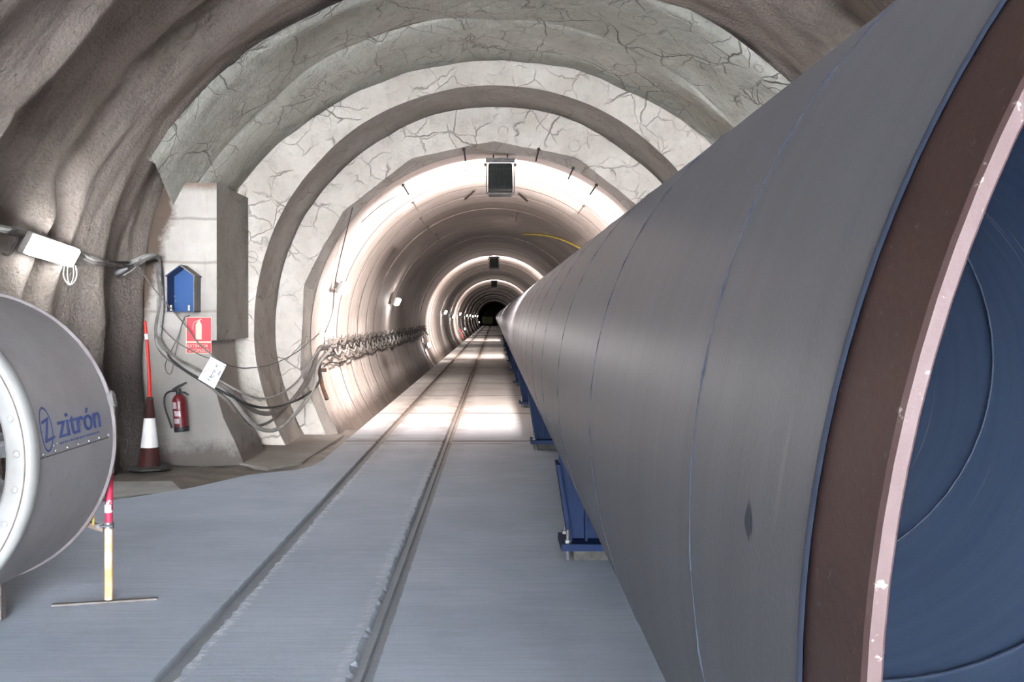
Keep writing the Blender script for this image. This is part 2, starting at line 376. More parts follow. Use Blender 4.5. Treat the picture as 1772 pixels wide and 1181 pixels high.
# ------------------------------------------------------------------ setting: floor
def slab_left(d):
    for (d0, x0), (d1, x1) in zip(SL[:-1], SL[1:]):
        if d0 <= d <= d1: return x0+(x1-x0)*(d-d0)/(d1-d0)
    return SL[-1][1]
SL = [(-30, -4.7), (7.6, -4.7), (8.2, -3.65), (8.53, -3.29), (9.13, -2.82), (9.89, -2.47), (10.2, -2.06), (10.45, -1.95), (10.9, -1.90), (300, -1.90)]
rows = [-30, -20, -10, -5, -1, 1, 2, 3]+[3.2+.05*i for i in range(180)]+[12.3+.25*i for i in range(40)]+[22.5+2*i for i in range(95)]
fb = MB(); prev = None
for d in rows:
    j = (lambda a: random.uniform(-a, a)) if 3 < d < 13 else (lambda a: 0)
    L = slab_left(d); R = 4.7 if d < 11.9 else 2.26
    xs = [(L, -.35), (L, 0), (L+(-1.52-L)*.5, 0), (-1.503+j(.004), 0), (-1.495, -.04), (-1.418, -.04), (-1.402+j(.012), 0), (-1.2, 0), (-1.0, 0), (-.82, 0),
          (-.652+j(.010), 0), (-.632, -.03), (-.592, -.022), (-.585, -.042), (-.538, -.042), (-.53+j(.003), 0), (-.1, 0), (.6, 0), (R, 0)]
    i0 = len(fb.v); fb.v += [Vector((x, d, z)) for x, z in xs]
    if prev is not None: fb.f += [(prev+i, prev+i+1, i0+i+1, i0+i) for i in range(len(xs)-1)]
    prev = i0
struct(fb.build('floor', 'floor', recalc=False))
g = MB(); nx, ny = 40, 46
for i in range(ny+1):
    for q in range(nx+1):
        x = -4.9+3.1*q/nx; d = 7.3+7.2*i/ny
        z = -.075+.035*noise.noise((x*1.7, d*1.7, 3))+.012*noise.noise((x*7, d*7, 1))
        g.v.append(Vector((x, d, z)))
g.f = [(i*(nx+1)+q, i*(nx+1)+q+1, (i+1)*(nx+1)+q+1, (i+1)*(nx+1)+q) for i in range(ny) for q in range(nx)]
gr = struct(g.build('floor_lower', 'mud', recalc=False, smooth=True))
struct(MB().prism([(-3.55, 8.75, -.035), (-2.92, 9.2, -.035), (-3.2, 9.75, -.04), (-4.3, 9.7, -.04), (-4.5, 8.7, -.04)], (0, 0, -.05)).build('floor_patch', 'slabpale'))
struct(MB().prism([(-60, -60, -.3), (60, -60, -.3), (60, 14.3, -.3), (-60, 14.3, -.3)], (0, 0, -.2)).build('ground', 'yard'))

# ------------------------------------------------------------------ setting: sprayed concrete vault of the entrance hall
PORTAL = -12
def vault_r(th, d):                                       # th in degrees from +x, 0..180 over the crown
    a = math.radians(th)
    wob = .35*noise.noise((th*.035, 4, 9))+.12*noise.noise((th*.11, 1, 5))
    e = d+wob; lft = sm(92, 128, th)
    rl = 4.08+.10*noise.noise((d*.8, th*.03, 4))
    if e > 6.98: rl = rl+(4.74-rl)*sm(6.98, 7.16, e)
    rl -= .36*sm(7.2, 8.7, e)
    e2 = d+wob*1.1+.1*noise.noise((th*.2, 8, 8))
    rl += .20*sm(8.55, 9.0, e2)-.25*sm(9.02, 9.22, e2)
    rr_ = 4.30+.22*sm(6.3, 7.3, e)+.16*sm(8.2, 8.9, e2)-.24*sm(8.9, 9.15, e2)-.05*sm(9.2, 10, d)+.06*noise.noise((d*.5, th*.02, 2))
    r = rr_+(rl-rr_)*lft
    r += .075*noise.noise((d*1.5+th*.01, th*.045, 7))+.035*noise.noise((d*4, th*.12, 3))
    drape = sm(140, 170, th)
    r += drape*(.15*noise.noise((d*2.2-th*.02, th*.022, 11))+.09*noise.noise((d*5-th*.03, th*.03, 1)))*sm(7.6, 8.6, d)
    r -= .34*sm(146, 180, th)*sm(9.2, 10.9, d)
    return r
VC = (.05, -.75)
def vault_pt(th, d):
    if 0 <= th <= 180:
        r = vault_r(th, d); a = math.radians(th)
        return Vector((VC[0]+r*math.cos(a), d, CH+VC[1]+r*math.sin(a)))
    side = -1 if th > 180 else 1
    k_ = (th-180 if side < 0 else -th)/30.               # 0..1 straight down to the ground
    r = vault_r(180 if side < 0 else 0, d)+.06*noise.noise((d*3, k_*1.5, 21))+.05*noise.noise((d*7, k_*2, 2))-.10*k_*sm(8, 10.5, d)
    return Vector((VC[0]+side*r, d, CH+VC[1]-k_*(CH+VC[1]+.12)))
def vault_hit(px, py):
    d = 5.0
    while d < 11.2:
        p = P(px, py, d); dx, dz = p.x-VC[0], p.z-CH-VC[1]
        if dz > 0:
            if math.hypot(dx, dz) > vault_r(math.degrees(math.atan2(dz, dx)), d): return d
        elif abs(dx) > vault_r(180 if dx < 0 else 0, d): return d
        d += .02
    return 10.9
v = MB(); ths = [-30, -20, -10]+[i*1.25 for i in range(145)]+[183, 187, 191, 195, 199, 203, 207, 210]
ds = [PORTAL+.25*i for i in range(int((5-PORTAL)/.25))]+[5+.055*i for i in range(114)]
for d in ds: v.v += [vault_pt(t, d) for t in ths]
nT = len(ths)
v.f = [(i*nT+q, (i+1)*nT+q, (i+1)*nT+q+1, i*nT+q+1) for i in range(len(ds)-1) for q in range(nT-1)]
struct(v.build('ceiling', 'shot', smooth=True, recalc=False, angle=80))

# ------------------------------------------------------------------ setting: concrete collars round the bore
def ring_pts(x, d, z, r, a0, a1, n, wob=0., seed=0, facet=0):
    out = []
    for i in range(n+1):
        t = a0+(a1-a0)*i/n; rr = r
        if facet:
            stp = facet; q = ((t-90)/stp) % 1-.5; rr = r*1.012*math.cos(math.radians(stp/2))/math.cos(math.radians(q*stp))
        rr += wob*noise.noise((t*.06, seed, d))+wob*.4*noise.noise((t*.25, seed+3, d))
        a = math.radians(t); out.append(Vector((x+rr*math.cos(a), d, CH+z+rr*math.sin(a))))
    return out
def loft(name, rings, mat, sub=8, wob=.0, seed=0):
    m = MB(); n = len(rings[0]); cnt = 0
    for a, b in zip(rings[:-1], rings[1:]):
        for s in range(sub+(1 if b is rings[-1] else 0)):
            t = s/sub
            for i in range(n):
                p = a[i].lerp(b[i], t)
                if wob: p = p+Vector((p.x, 0, p.z-CH+.3)).normalized()*wob*noise.noise((p.x*.9+seed, p.y*1.6, p.z*.9))
                m.v.append(p)
            cnt += 1
    m.f = [(i*n+q, (i+1)*n+q, (i+1)*n+q+1, i*n+q+1) for i in range(cnt-1) for q in range(n-1)]
    return struct(m.build(name, mat, smooth=True, recalc=False, angle=40))
A0, A1 = -5, 152
lip_o = ring_pts(.09, 10.12, -.762, 4.36, A0, 147, 120, .02, 1)
lip = ring_pts(.09, 10.2, -.762, 4.295, A0, 147, 120, .02, 1)
joint = ring_pts(-.066, 11.3, -.40, 3.84, A0, 157, 120, .02, 2)
joint1 = ring_pts(-.066, 11.3, -.40, 3.86, -12, 162, 120, .02, 2)
joint2 = ring_pts(-.066, 11.33, -.40, 3.832, -12, 162, 120, .02, 2)
fold = ring_pts(0, 12.4, -.80, 4.02, -12, 186, 120, .05, 3, 0)
loft('wall_canopy', [lip_o, lip, joint], 'canopy', 8, .05, 5)
loft('wall_canopy_inner', [joint1, joint2, fold], 'canopy', 8, .05, 8)
inA = ring_pts(0, 12.42, -.124, 3.04, -40, 214, 150, .012, 4)
foldw = ring_pts(0, 12.4, -.80, 4.02, -24, 204, 150, .05, 3)
loft('wall_collar_face', [foldw, inA], 'face', 8, .0, 1)
outB = ring_pts(.01, 13.6, -.146, 3.04, -40, 214, 150, .02, 5)
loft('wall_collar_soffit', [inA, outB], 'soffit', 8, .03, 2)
inB = ring_pts(.0, 13.62, -.30, 2.70, -40, 220, 150, .02, 6, 25)
loft('wall_bore_face', [outB, inB], 'face', 6, .0, 3)
inC = ring_pts(0, BD+.02, BZ, BR, -40, 220, 150, 0, 7)
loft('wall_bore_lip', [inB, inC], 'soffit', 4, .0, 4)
# closes the gap behind the collars
struct(MB().prism([(-6, 12.7, -.4), (-3.1, 12.7, -.4), (-3.1, 12.7, 3), (-6, 12.7, 6)], (0, .1, 0)).build('wall_back', 'shot'))

# pier left of the bore: plumb upper block, flared foot
def fx(px, d): return (px-VX)/F*d
PD = 11.0
def wavy_block(name, prof, d0, d1, mat_front, mat_side):
    m = MB(); m.prism([(x, d0, z) for x, z in prof], (0, d1-d0, 0))
    o = m.build(name, mat_front); o.data.materials.append(MAT[mat_side])
    for p in o.data.polygons:
        if abs(p.normal.y) < .5: p.material_index = 1
    return struct(o)
zt = CH+1.49
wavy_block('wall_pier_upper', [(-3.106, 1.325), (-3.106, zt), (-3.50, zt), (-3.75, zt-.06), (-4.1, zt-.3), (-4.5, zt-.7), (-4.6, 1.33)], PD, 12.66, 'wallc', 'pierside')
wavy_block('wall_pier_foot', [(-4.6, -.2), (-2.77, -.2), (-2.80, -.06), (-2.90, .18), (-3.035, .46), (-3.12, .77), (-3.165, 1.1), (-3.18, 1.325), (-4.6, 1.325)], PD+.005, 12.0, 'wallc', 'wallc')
wavy_block('wall_pier_back', [(-4.2, -.2), (-3.3, -.2), (-3.3, 1.325), (-4.2, 1.325)], 12.0, 12.6, 'mud', 'mud')  # dark ground material stands in for the shade of the slot
struct(MB().prism([(-2.85, 11.0, -.045), (-2.45, 10.65, -.05), (-2.17, 11.1, -.05), (-2.07, 13.5, -.04), (-2.6, 13.5, -.03), (-3.0, 12.2, -.03)], (0, 0, -.2)).build('floor_ledge', 'ledge'))

# ------------------------------------------------------------------ setting: segment lining of the bore
b = MB(); nA = 120; d = BD; ring_i = 0; prev = None
while d < 232:
    rr = BR+random.uniform(-.013, .013) if ring_i else BR; ox, oz = random.uniform(-.008, .008), random.uniform(-.008, .008)
    for dd in (d, d+1.19):
        i0 = len(b.v)
        b.v += [Vector((ox+rr*math.cos(2*PI*q/nA), dd, CH+BZ+oz+rr*math.sin(2*PI*q/nA))) for q in range(nA)]
        if prev is not None: b.f += [(prev+q, i0+q, i0+(q+1) % nA, prev+(q+1) % nA) for q in range(nA)]
        prev = i0
    d += 1.2; ring_i += 1
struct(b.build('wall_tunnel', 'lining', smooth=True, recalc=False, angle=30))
struct(MB().prism([(-3, 231, -2), (3, 231, -2), (3, 231, 5), (-3, 231, 5)], (0, .2, 0)).build('wall_end', 'soffit'))
# rock behind the collars
loft('wall_heading', [ring_pts(.05, 11.2, -.72, 4.24, -25, 158, 60), ring_pts(.05, 11.25, -.75, 9, -25, 158, 60)], 'shot', 2)
loft('wall_heading_left', [ring_pts(.05, 11.4, -.75, 3.70, 156, 225, 30), ring_pts(.05, 11.42, -.75, 9, 156, 225, 30)], 'shot', 2)
loft('wall_rock', [ring_pts(.05, 11.22, -.75, 8.95, -30, 225, 60), ring_pts(.05, 16, -.75, 8.95, -30, 225, 60), ring_pts(0, 16.02, BZ, BR+.02, -30, 225, 60)], 'shot', 2)

# ------------------------------------------------------------------ big pipe on the right
PX, PZ, PR = 1.268, CH-.301, 1.02
FR = F*PR
d_end, d_band = FR/2579, FR/2175
pipe = thing('steel_pipe', 'huge grey steel pipe running down the right side of the tunnel on blue supports', 'pipe', (PX, d_end, PZ-PR))
n = 160
def ringpipe(m, segs, r):
    for i, dd in enumerate(segs):
        m.v += [Vector((PX+r*math.cos(2*PI*q/n), dd, PZ+r*math.sin(2*PI*q/n))) for q in range(n)]
    m.f += [(i*n+q, (i+1)*n+q, (i+1)*n+(q+1) % n, i*n+(q+1) % n) for i in range(len(segs)-1) for q in range(n)]
m = MB(); ringpipe(m, [d_band, 2, 4, 8, 14, 25, 40, 70, 110, 160], PR); m.build('outer_wall', 'pipe', pipe, smooth=True, recalc=False)
m = MB(); ringpipe(m, [d_end+.004, d_band], PR-.003); m.build('bare_end_band', 'band', pipe, smooth=True, recalc=False)['label'] = 'bare brown primed end band'
m = MB(); m.lathe([(PR-.0165, 0), (PR-.0145, -.002), (PR-.005, -.002), (PR-.003, .004)], (PX, d_end, PZ), (0, 1, 0), n)
m.build('cut_end_face', 'cut', pipe, smooth=True)['label'] = 'pinkish cut end of the pipe wall'
m = MB(); ringpipe(m, [d_end, 1, 2, 4, 8, 14, 25, 40, 70, 110, 160], PR-.0165); m.build('inner_lining', 'pipein', pipe, smooth=True, recalc=False)['label'] = 'dark blue inside of the pipe'
m = MB(); m.lathe([(0, 0), (PR-.02, 0)], (PX, 159.9, PZ), (0, 1, 0), 48); m.build('far_bulkhead', 'black', pipe)
def helix(r, tr, d1):
    pts = []; phi = -PI
    while True:
        dd = 1.242+1.295*phi/(2*PI)
        if dd > d1: break
        if dd > d_band+.01: pts.append((PX-r*math.cos(phi), dd, PZ+r*math.sin(phi)))
        phi += 2*PI/56
    return MB().tube(pts, tr, 5)
helix(PR-.0012, .0038, 70).build('outer_weld_seam', 'seam', pipe, smooth=True)
helix(PR-.018, .005, 24).build('inner_weld_seam', 'seam', pipe, smooth=True)
m = MB(); m.lathe([(PR, -.006), (PR+.002, -.003), (PR+.002, .003), (PR-.003, .005)], (PX, d_band, PZ), (0, 1, 0), n); m.build('paint_edge', 'seam', pipe, smooth=True)

# dark scuff on the flank
def pipe_hit(px, py):
    a, b = (px-VX)/F, -(py-VY)/F; cx, cz = PX, PZ-CH
    A = a*a+b*b; B = a*cx+b*cz; C = cx*cx+cz*cz-(PR+.0015)**2
    return P(px, py, (B-math.sqrt(B*B-A*C))/A)
m = MB(); lf, rt = [], []
for i in range(13):
    y_ = 866+72*i/12; w_ = 5.5*math.sin(PI*i/12)**1.4+.3; c_ = 1296-2*math.sin(PI*i/12)
    lf.append(pipe_hit(c_-w_, y_)); rt.append(pipe_hit(c_+w_*.8, y_))
m.add(lf+rt, [(i, i+13, i+14, i+1) for i in range(12)]); m.build('scuff_mark', 'seam', pipe, smooth=True)['label'] = 'dark scuff on the painted flank'

# blue supports: stand, stiffener, base plate, anchors, grout pad, curved cradle
def support_at(d):
    t = thing('pipe_support', 'x', 'support', (PX, d, 0), 'blue supports under the big pipe')
    bx = .80
    poly = [(PX-.765, d, .115), (PX+.765, d, .115)]
    arc = [(PX+(PR+.012)*math.cos(a), d, PZ+(PR+.012)*math.sin(a)) for a in [math.radians(-36-108*i/24) for i in range(25)]]
    lft = [(PX-.84, d, .60)]; rgt = [(PX+.84, d, .60)]
    MB().prism([(p[0], d-.012, p[2]) for p in [poly[0], poly[1]]+rgt+arc+lft], (0, .024, 0)).build('web_plate', 'blue', t)
    for sgn in (-1, 1):
        f = MB(); f.prism([(PX+sgn*.765-.012, d-.11, .115), (PX+sgn*.765+.012, d-.11, .115), (PX+sgn*.845+.012, d-.11, .62), (PX+sgn*.845-.012, d-.11, .62)], (0, .22, 0)); f.build('side_flange', 'blue', t)
    for xo in (-.66, -.2, .2, .66):
        zc = PZ-math.sqrt(max(.01, (PR+.012)**2-xo**2))
        MB().box((PX+xo, d, (.115+zc)/2), (.016, .20, max(.03, zc-.115))).build('stiffener', 'blue', t)
    a2 = [math.radians(-36-108*i/32) for i in range(33)]
    c = MB(); vs = []
    for a in a2:
        for rr, yy in ((PR+.002, -.13), (PR+.016, -.13), (PR+.016, .13), (PR+.002, .13)): vs.append((PX+rr*math.cos(a), d+yy, PZ+rr*math.sin(a)))
    c.add(vs, [(i*4+j, i*4+(j+1) % 4, (i+1)*4+(j+1) % 4, (i+1)*4+j) for i in range(32) for j in range(4)]+[(0, 1, 2, 3), (131, 130, 129, 128)]); c.build('cradle', 'blue', t)
    MB().box((PX, d, .09), (1.66, .36, .045)).build('base_plate', 'blue', t)
    MB().box((PX, d, .034), (1.50, .30, .066)).build('grout_pad', 'grout', t)
    for sx in (-1, 1):
        for sy in (-1, 1):
            q = MB(); p = (PX+sx*.785, d+sy*.14); q.tube([(p[0], p[1], .0), (p[0], p[1], .20)], .011, 8); q.tube([(p[0], p[1], .113), (p[0], p[1], .132)], .022, 6)
            q.build('anchor_bolt', 'steel', t)
    return t
sup0 = support_at(6.57)
ORD = ['nearest', 'second nearest', 'third nearest', 'fourth nearest', 'fifth nearest', 'sixth nearest', 'seventh nearest', 'eighth nearest', 'ninth nearest']
for i, o_ in enumerate(ORD):
    s_ = sup0 if i == 0 else copy_tree(sup0)
    s_.location.y = 6.57+5.33*i
    s_['label'] = o_ + ' blue steel support stand bolted to the floor under the grey pipe'

# ------------------------------------------------------------------ ventilation fan on the left
FX, FZ, FRr = -2.884, CH-.667, .795
F0, F1 = 4.45, 5.40
fan = thing('ventilation_fan', 'grey cylindrical tunnel fan with white front flange and faded blue logo', 'fan', (FX, F0, 0))
m = MB(); m.lathe([(FRr, F0+.03), (FRr, F1-.015), (FRr+.004, F1-.01), (FRr+.011, F1), (FRr+.004, F1+.012), (FRr-.02, F1+.015), (FRr-.14, F1+.02)], (FX, 0, FZ), (0, 1, 0), 96); m.build('casing', 'fan', fan, smooth=True)
m = MB(); m.lathe([(FRr+.001, F1-.014), (FRr+.013, F1-.004), (FRr+.013, F1+.01), (FRr-.01, F1+.016)], (FX, 0, FZ), (0, 1, 0), 96); m.build('rim_bead', 'rimgrey', fan, smooth=True)
m = MB(); m.lathe([(FRr-.01, F0+.075), (FRr+.004, F0+.07), (FRr+.006, F0+.02), (FRr-.012, F0), (FRr-.035, F0-.006), (FRr-.11, F0-.003), (FRr-.135, F0+.025), (FRr-.145, F0+.10)], (FX, 0, FZ), (0, 1, 0), 96)
fl = m.build('front_flange', 'flange', fan, smooth=True, angle=50); fl['label'] = 'white front flange with chipped paint'
m = MB(); m.lathe([(FRr-.036, F0-.0085), (FRr-.033, F0-.0085), (FRr-.030, F0-.005)], (FX, 0, FZ), (0, 1, 0), 96); m.build('flange_groove', 'frame', fl, smooth=True)
for i in range(28):
    a = 2*PI*(i+.25)/28; rr = FRr-.072
    MB().ball((FX+rr*math.cos(a), F0-.005, FZ+rr*math.sin(a)), .017, 10, 6, (1, .5, 1)).build('flange_bolt', 'flange', fl, smooth=True)
m = MB(); m.lathe([(FRr-.145, F0+.09), (FRr-.145, F1+.02)], (FX, 0, FZ), (0, 1, 0), 64); m.build('inner_duct', 'brown', fan, smooth=True)
m = MB(); m.lathe([(0, F0+.25), (.12, F0+.27), (.2, F0+.36), (.22, F0+.5), (.22, F1-.1), (0, F1-.1)], (FX, 0, FZ), (0, 1, 0), 32); hub = m.build('hub', 'galv', fan, smooth=True)
for i in range(9):
    a = 2*PI*i/9; m = MB(); ca, sa = math.cos(a), math.sin(a); R3 = Matrix(((ca, 0, -sa), (0, 1, 0), (sa, 0, ca)))
    vs = []
    for rr, tw, ch in ((.20, .9, .16), (.42, .65, .18), (.64, .45, .15)):
        for u_ in (-.5, 0, .5):
            p = Vector((rr, F0+.62+ch*u_*math.cos(tw), ch*u_*math.sin(tw)+.02*(1-4*u_*u_)))
            vs.append(R3@Vector((p.x, 0, p.z))+Vector((FX, p.y, FZ)))
    m.add(vs, [(q*3+j, q*3+j+1, q*3+j+4, q*3+j+3) for q in range(2) for j in range(2)]); m.build('blade', 'steel', hub)
def on_fan(y, arc, lift=.002):                             # arc length above the springing line on the right flank
    a = arc/FRr; r = FRr+lift; return Vector((FX+r*math.cos(a), y, FZ+r*math.sin(a)))
seam = MB(); seam.tube([on_fan(F0+.07+.05*i, .008, .0) for i in range(int((F1-F0-.08)/.05))], .003, 6); seam.build('lap_seam', 'frame', fan)
for i in range(7):
    MB().ball(on_fan(4.55+.128*i, .022), .008, 8, 5).build('rivet', 'steel', fan, smooth=True)
for y_, a_ in ((4.66, .05), (4.70, .055), (4.97, .118)): MB().ball(on_fan(y_, a_), .006, 8, 5).build('rivet', 'steel', fan, smooth=True)
lg = MB()
def fan_poly(pts): lg.add([on_fan(y, a, .003) for y, a in pts], [tuple(range(len(pts)))])
def fan_grid(pts0, pts1): 
    k0 = len(lg.v); nn = len(pts0); lg.v += [on_fan(y, a, .003) for y, a in pts0]+[on_fan(y, a, .003) for y, a in pts1]
    lg.f += [(k0+i, k0+i+1, k0+nn+i+1, k0+nn+i) for i in range(nn-1)]
vs, fs = text_mesh('zitr\u00f3n', .175)
xm = max(v_.x for v_ in vs)
kx = .50/xm
lg.add([on_fan(4.715+v_.x*kx+v_.y*.0, .078+v_.y*1.0, .003) for v_ in vs], fs)
# thicker strokes: the same word again, a hair to the right
lg.add([on_fan(4.727+v_.x*kx, .078+v_.y*1.0, .0032) for v_ in vs], fs)
ec = (4.605, .135)
el = [(ec[0]+.062*math.cos(t), ec[1]+.108*math.sin(t)) for t in [2*PI*i/40 for i in range(41)]]
el2 = [(ec[0]+.052*math.cos(t), ec[1]+.096*math.sin(t)) for t in [2*PI*i/40 for i in range(41)]]
fan_grid(el, el2)
for q in ([(4.565, .175), (4.645, .192), (4.645, .178), (4.565, .161)], [(4.622, .186), (4.645, .186), (4.600, .085), (4.575, .085)], [(4.575, .088), (4.68, .098), (4.68, .084), (4.575, .072)]): fan_poly(q)
lg.build('logo', 'logo', fan)['label'] = 'faded blue lettering and round emblem'
sub = MB(); y_ = 4.72; random.seed(3)
while y_ < 5.19:
    L_ = random.uniform(.008, .018)
    k0 = len(sub.v); sub.v += [on_fan(y_, .048, .003), on_fan(y_+L_, .048, .003), on_fan(y_+L_, .058, .003), on_fan(y_, .058, .003)]; sub.f.append((k0, k0+1, k0+2, k0+3)); y_ += L_+.007
sub.build('small_print', 'logo', fan)
for y_ in (F0+.25, F1-.25):
    m = MB(); xs = [-.3, -.15, 0, .15, .3]
    poly = [(FX-.3, y_, 0), (FX+.3, y_, 0)]+[(FX+x, y_, FZ-math.sqrt(FRr**2-x*x)+.004) for x in reversed(xs)]
    m.prism(poly, (0, .05, 0)); m.build('foot', 'frame', fan)
MB().lathe([(.0, 0), (.05, .0), (.06, .015), (.045, .035), (0, .04)], (FX+FRr-.045, F1+.03, FZ+.2), (1, .2, .25), 16).build('inspection_cap', 'flange', fan, smooth=True)

# striped post standing against the fan
pst = thing('striped_post', 'red, white and orange pipe post on a flat base bar beside the grey fan', 'post', (-2.158, 5.5, 0))
x0, y0 = -2.158, 5.50
MB().tube([(x0, y0, .012), (x0, y0, .42)], .022, 14).build('lower_tube', 'orange', pst, smooth=True)['label'] = 'orange lower length'
MB().tube([(x0, y0, .42), (x0+.004, y0, .72)], .021, 14).build('red_sleeve', 'pinkred', pst, smooth=True)['label'] = 'red and white banded length'
MB().tube([(x0+.004, y0, .72), (x0+.012, y0, 1.16)], .024, 14).build('upper_tube', 'posthi', pst, smooth=True)['label'] = 'white upper length'
MB().tube([(x0, y0, .50), (x0, y0, .545)], .0222, 14).build('white_band', 'white', pst, smooth=True)
m = MB(); m.tube([(x0, y0, .41), (x0, y0, .445)], .029, 12); m.box((x0-.035, y0-.02, .43), (.03, .05, .02)); m.tube([(x0-.03, y0-.05, .43), (x0+.035, y0-.03, .43)], .006, 6); m.build('clamp', 'steel', pst, smooth=True)
MB().prism([(-2.44, 5.43, .0), (-1.90, 5.555, .0), (-1.895, 5.525, .0), (-2.435, 5.40, .0)], (0, 0, .010)).build('base_bar', 'bar', pst)
m = MB(); m.prism([(x0-.02, 5.47, .425), (x0-.17, 5.455, .475), (x0-.17, 5.455, .445), (x0-.02, 5.47, .395)], (0, .035, 0)); m.build('bracket_arm', 'brown', pst)
MB().tube([(x0-.07, 5.46, .44), (x0-.068, 5.46, .59)], .007, 8).build('bracket_rod', 'yellow', pst)

# ------------------------------------------------------------------ wall lamps
def tube_lamp(name, label, center, along, out, length, wid, glowmat, group=None, bracket=True):
    center = Vector(center); al = Vector(along).normalized(); ou = Vector(out); ou = (ou-al*ou.dot(al)).normalized(); sd = ou.cross(al)
    t = thing(name, label, 'lamp', center, group)
    R = Matrix((sd, al, ou)).transposed()                 # local x = across, y = along, z = outwards
    MB().rbox(center+ou*.02, (wid, length, .05), R, .018).build('housing', 'galv', t, smooth=True)
    df_ = MB().rbox(center+ou*.065, (wid*.92, length*.97, .06), R, .028, 4).build('diffuser', glowmat, t)
    bv = df_.modifiers.new('rounded', 'BEVEL'); bv.width = .035; bv.segments = 3; bv.limit_method = 'ANGLE'; bv.angle_limit = .9
    for s_ in (-1, 1): MB().box(center+al*s_*length*.36-ou*.03, (wid*.5, .03, .07), R).build('bracket', 'frame', t)
    return t
pa = P(38, 423, vault_hit(38, 423)-.16); pb = P(131, 446, vault_hit(131, 446)-.16)
# hall lamp
d1 = vault_hit(40, 417)-.20; d2 = max(vault_hit(119, 442)-.20, d1+.85)
pa, pb = P(40, 417, d1), P(119, 442, d2)
mid = (pa+pb)/2
hl = tube_lamp('hall_lamp', 'bright white strip lamp glowing on the sprayed wall above the fan', mid, pb-pa, (1.0, -.45, -.45), (pb-pa).length, .20, 'tubecool')
lp = [P(111, 460, 9.25), P(110, 478, 9.25), P(118, 492, 9.25), P(126, 491, 9.25), P(133, 478, 9.25), P(131, 460, 9.25)]
MB().tube(spline(lp), .006, 6).build('flex_loop', 'cablelt', hl, smooth=True)
lp = [P(117, 460, 9.27), P(117, 480, 9.27), P(121, 493, 9.27), P(127, 480, 9.27), P(127, 460, 9.27)]
MB().tube(spline(lp), .006, 6).build('flex_loop', 'cablelt', hl, smooth=True)

LAMPS = [(590, 497, 'first'), (684, 521, 'second'), (769, 540, 'third'), (783, 547, 'fourth'), (795, 543, 'fifth'), (807, 546, 'sixth'), (812.5, 546, 'seventh'), (817.5, 547.5, 'eighth'), (821.5, 547, 'ninth'), (825.5, 547.5, 'tenth')]
for px, py, w_ in LAMPS:
    d = bore_hit(px, py, BR-.12); p = P(px, py, d)
    rad = Vector((-p.x, 0, CH+BZ-p.z)).normalized()
    L_ = .62 if d < 40 else 1.0
    tube_lamp('tunnel_lamp', w_+' strip lamp from the bore mouth in the upper row on the left tunnel wall', p, (0, 1, 0), rad+Vector((0, -.25, -.2)), L_, .20, 'tube', 'upper lamps on the left tunnel wall')
for px, py, w_ in [(739.5, 598, 'nearest'), (803, 570, 'middle'), (828.5, 558, 'farthest')]:
    d = bore_hit(px, py, BR-.12); p = P(px, py, d); rad = Vector((-p.x, 0, CH+BZ-p.z)).normalized()
    tube_lamp('low_lamp', w_+' of the three lamps set low on the left tunnel wall, below the cables', p, (0, 1, 0), rad+Vector((0, -.2, -.1)), .55, .18, 'tube', 'lower lamps on the left tunnel wall')

# flood lamps hung from the crown, ribbed backs to the entrance
def flood(d, label):
    px_ = .09 if d < 20 else 0.0
    top = CH+BZ+BR-.05
    t = thing('flood_lamp', label, 'flood lamp', (px_, d, top), 'flood lamps under the tunnel crown')
    tilt = Matrix.Rotation(math.radians(-24), 3, 'X')
    c = Vector((px_, d+.14, top-.30))
    body = MB(); body.rbox(c, (.35, .22, .44), tilt, .03); bo = body.build('lamp_body', 'dark', t, smooth=True)
    for i in range(13):
        MB().box(c+tilt@Vector((-.156+.026*i, -.135, -.01)), (.007, .06, .37), tilt).build('cooling_fin', 'dark', bo)
    for i in range(7): MB().box(c+tilt@Vector((-.144+.048*i, -.165, .08)), (.012, .012, .02), tilt).build('fin_stud', 'frame', bo)
    MB().box(c+tilt@Vector((0, .113, 0)), (.31, .006, .38), tilt).build('lens', 'flood', t)
    m = MB(); m.box((px_, d+.02, top-.02), (.42, .10, .03)); m.box((px_, d+.0, top-.045), (.41, .02, .05)); m.build('yoke_top', 'frame', t)
    for s_ in (-1, 1):
        m = MB()
        for (z0, z1) in ((-.03, -.24), (-.30, -.50)): m.box((px_+s_*.20, d+.04, top+(z0+z1)/2), (.016, .05, z0-z1))
        m.box((px_+s_*.20, d+.02, top-.27), (.016, .014, .07)); m.box((px_+s_*.20, d+.06, top-.27), (.016, .014, .07)); m.build('yoke_arm', 'frame', t)
        MB().tube([(px_+s_*.19, d+.05, top-.095), (px_+s_*.235, d+.05, top-.095)], .026, 10).build('pivot_knob', 'brown', t, smooth=True)
    MB().box((px_, d+.05, top-.505), (.40, .05, .02)).build('yoke_foot', 'frame', t)
    MB().tube([(px_-.1, d+.03, top), (px_-.1, d+.03, top+.05)], .012, 8).build('hanger_bolt', 'pin', t)
    MB().tube([(px_+.1, d+.03, top), (px_+.1, d+.03, top+.05)], .012, 8).build('hanger_bolt', 'pin', t)
    ld = bpy.data.lights.new('flood_light', 'AREA'); ld.shape = 'RECTANGLE'; ld.size = .31; ld.size_y = .38; ld.energy = FLOOD_POWER; ld.color = (1, .91, .87)
    lo = bpy.data.objects.new('flood_light', ld); COL.objects.link(lo); lo.parent = t
    p = c+tilt@Vector((0, .125, 0)); lo.location = p-Vector(t.location)
    dirv = (tilt@Vector((0, 1, 0)))
    lo.rotation_euler = dirv.to_track_quat('-Z', 'Y').to_euler()
    return t
flood(14.05, 'nearest black ribbed flood lamp hanging from the crown just inside the bore mouth')
flood(37.3, 'second flood lamp hanging from the tunnel crown, beyond the nearest one')
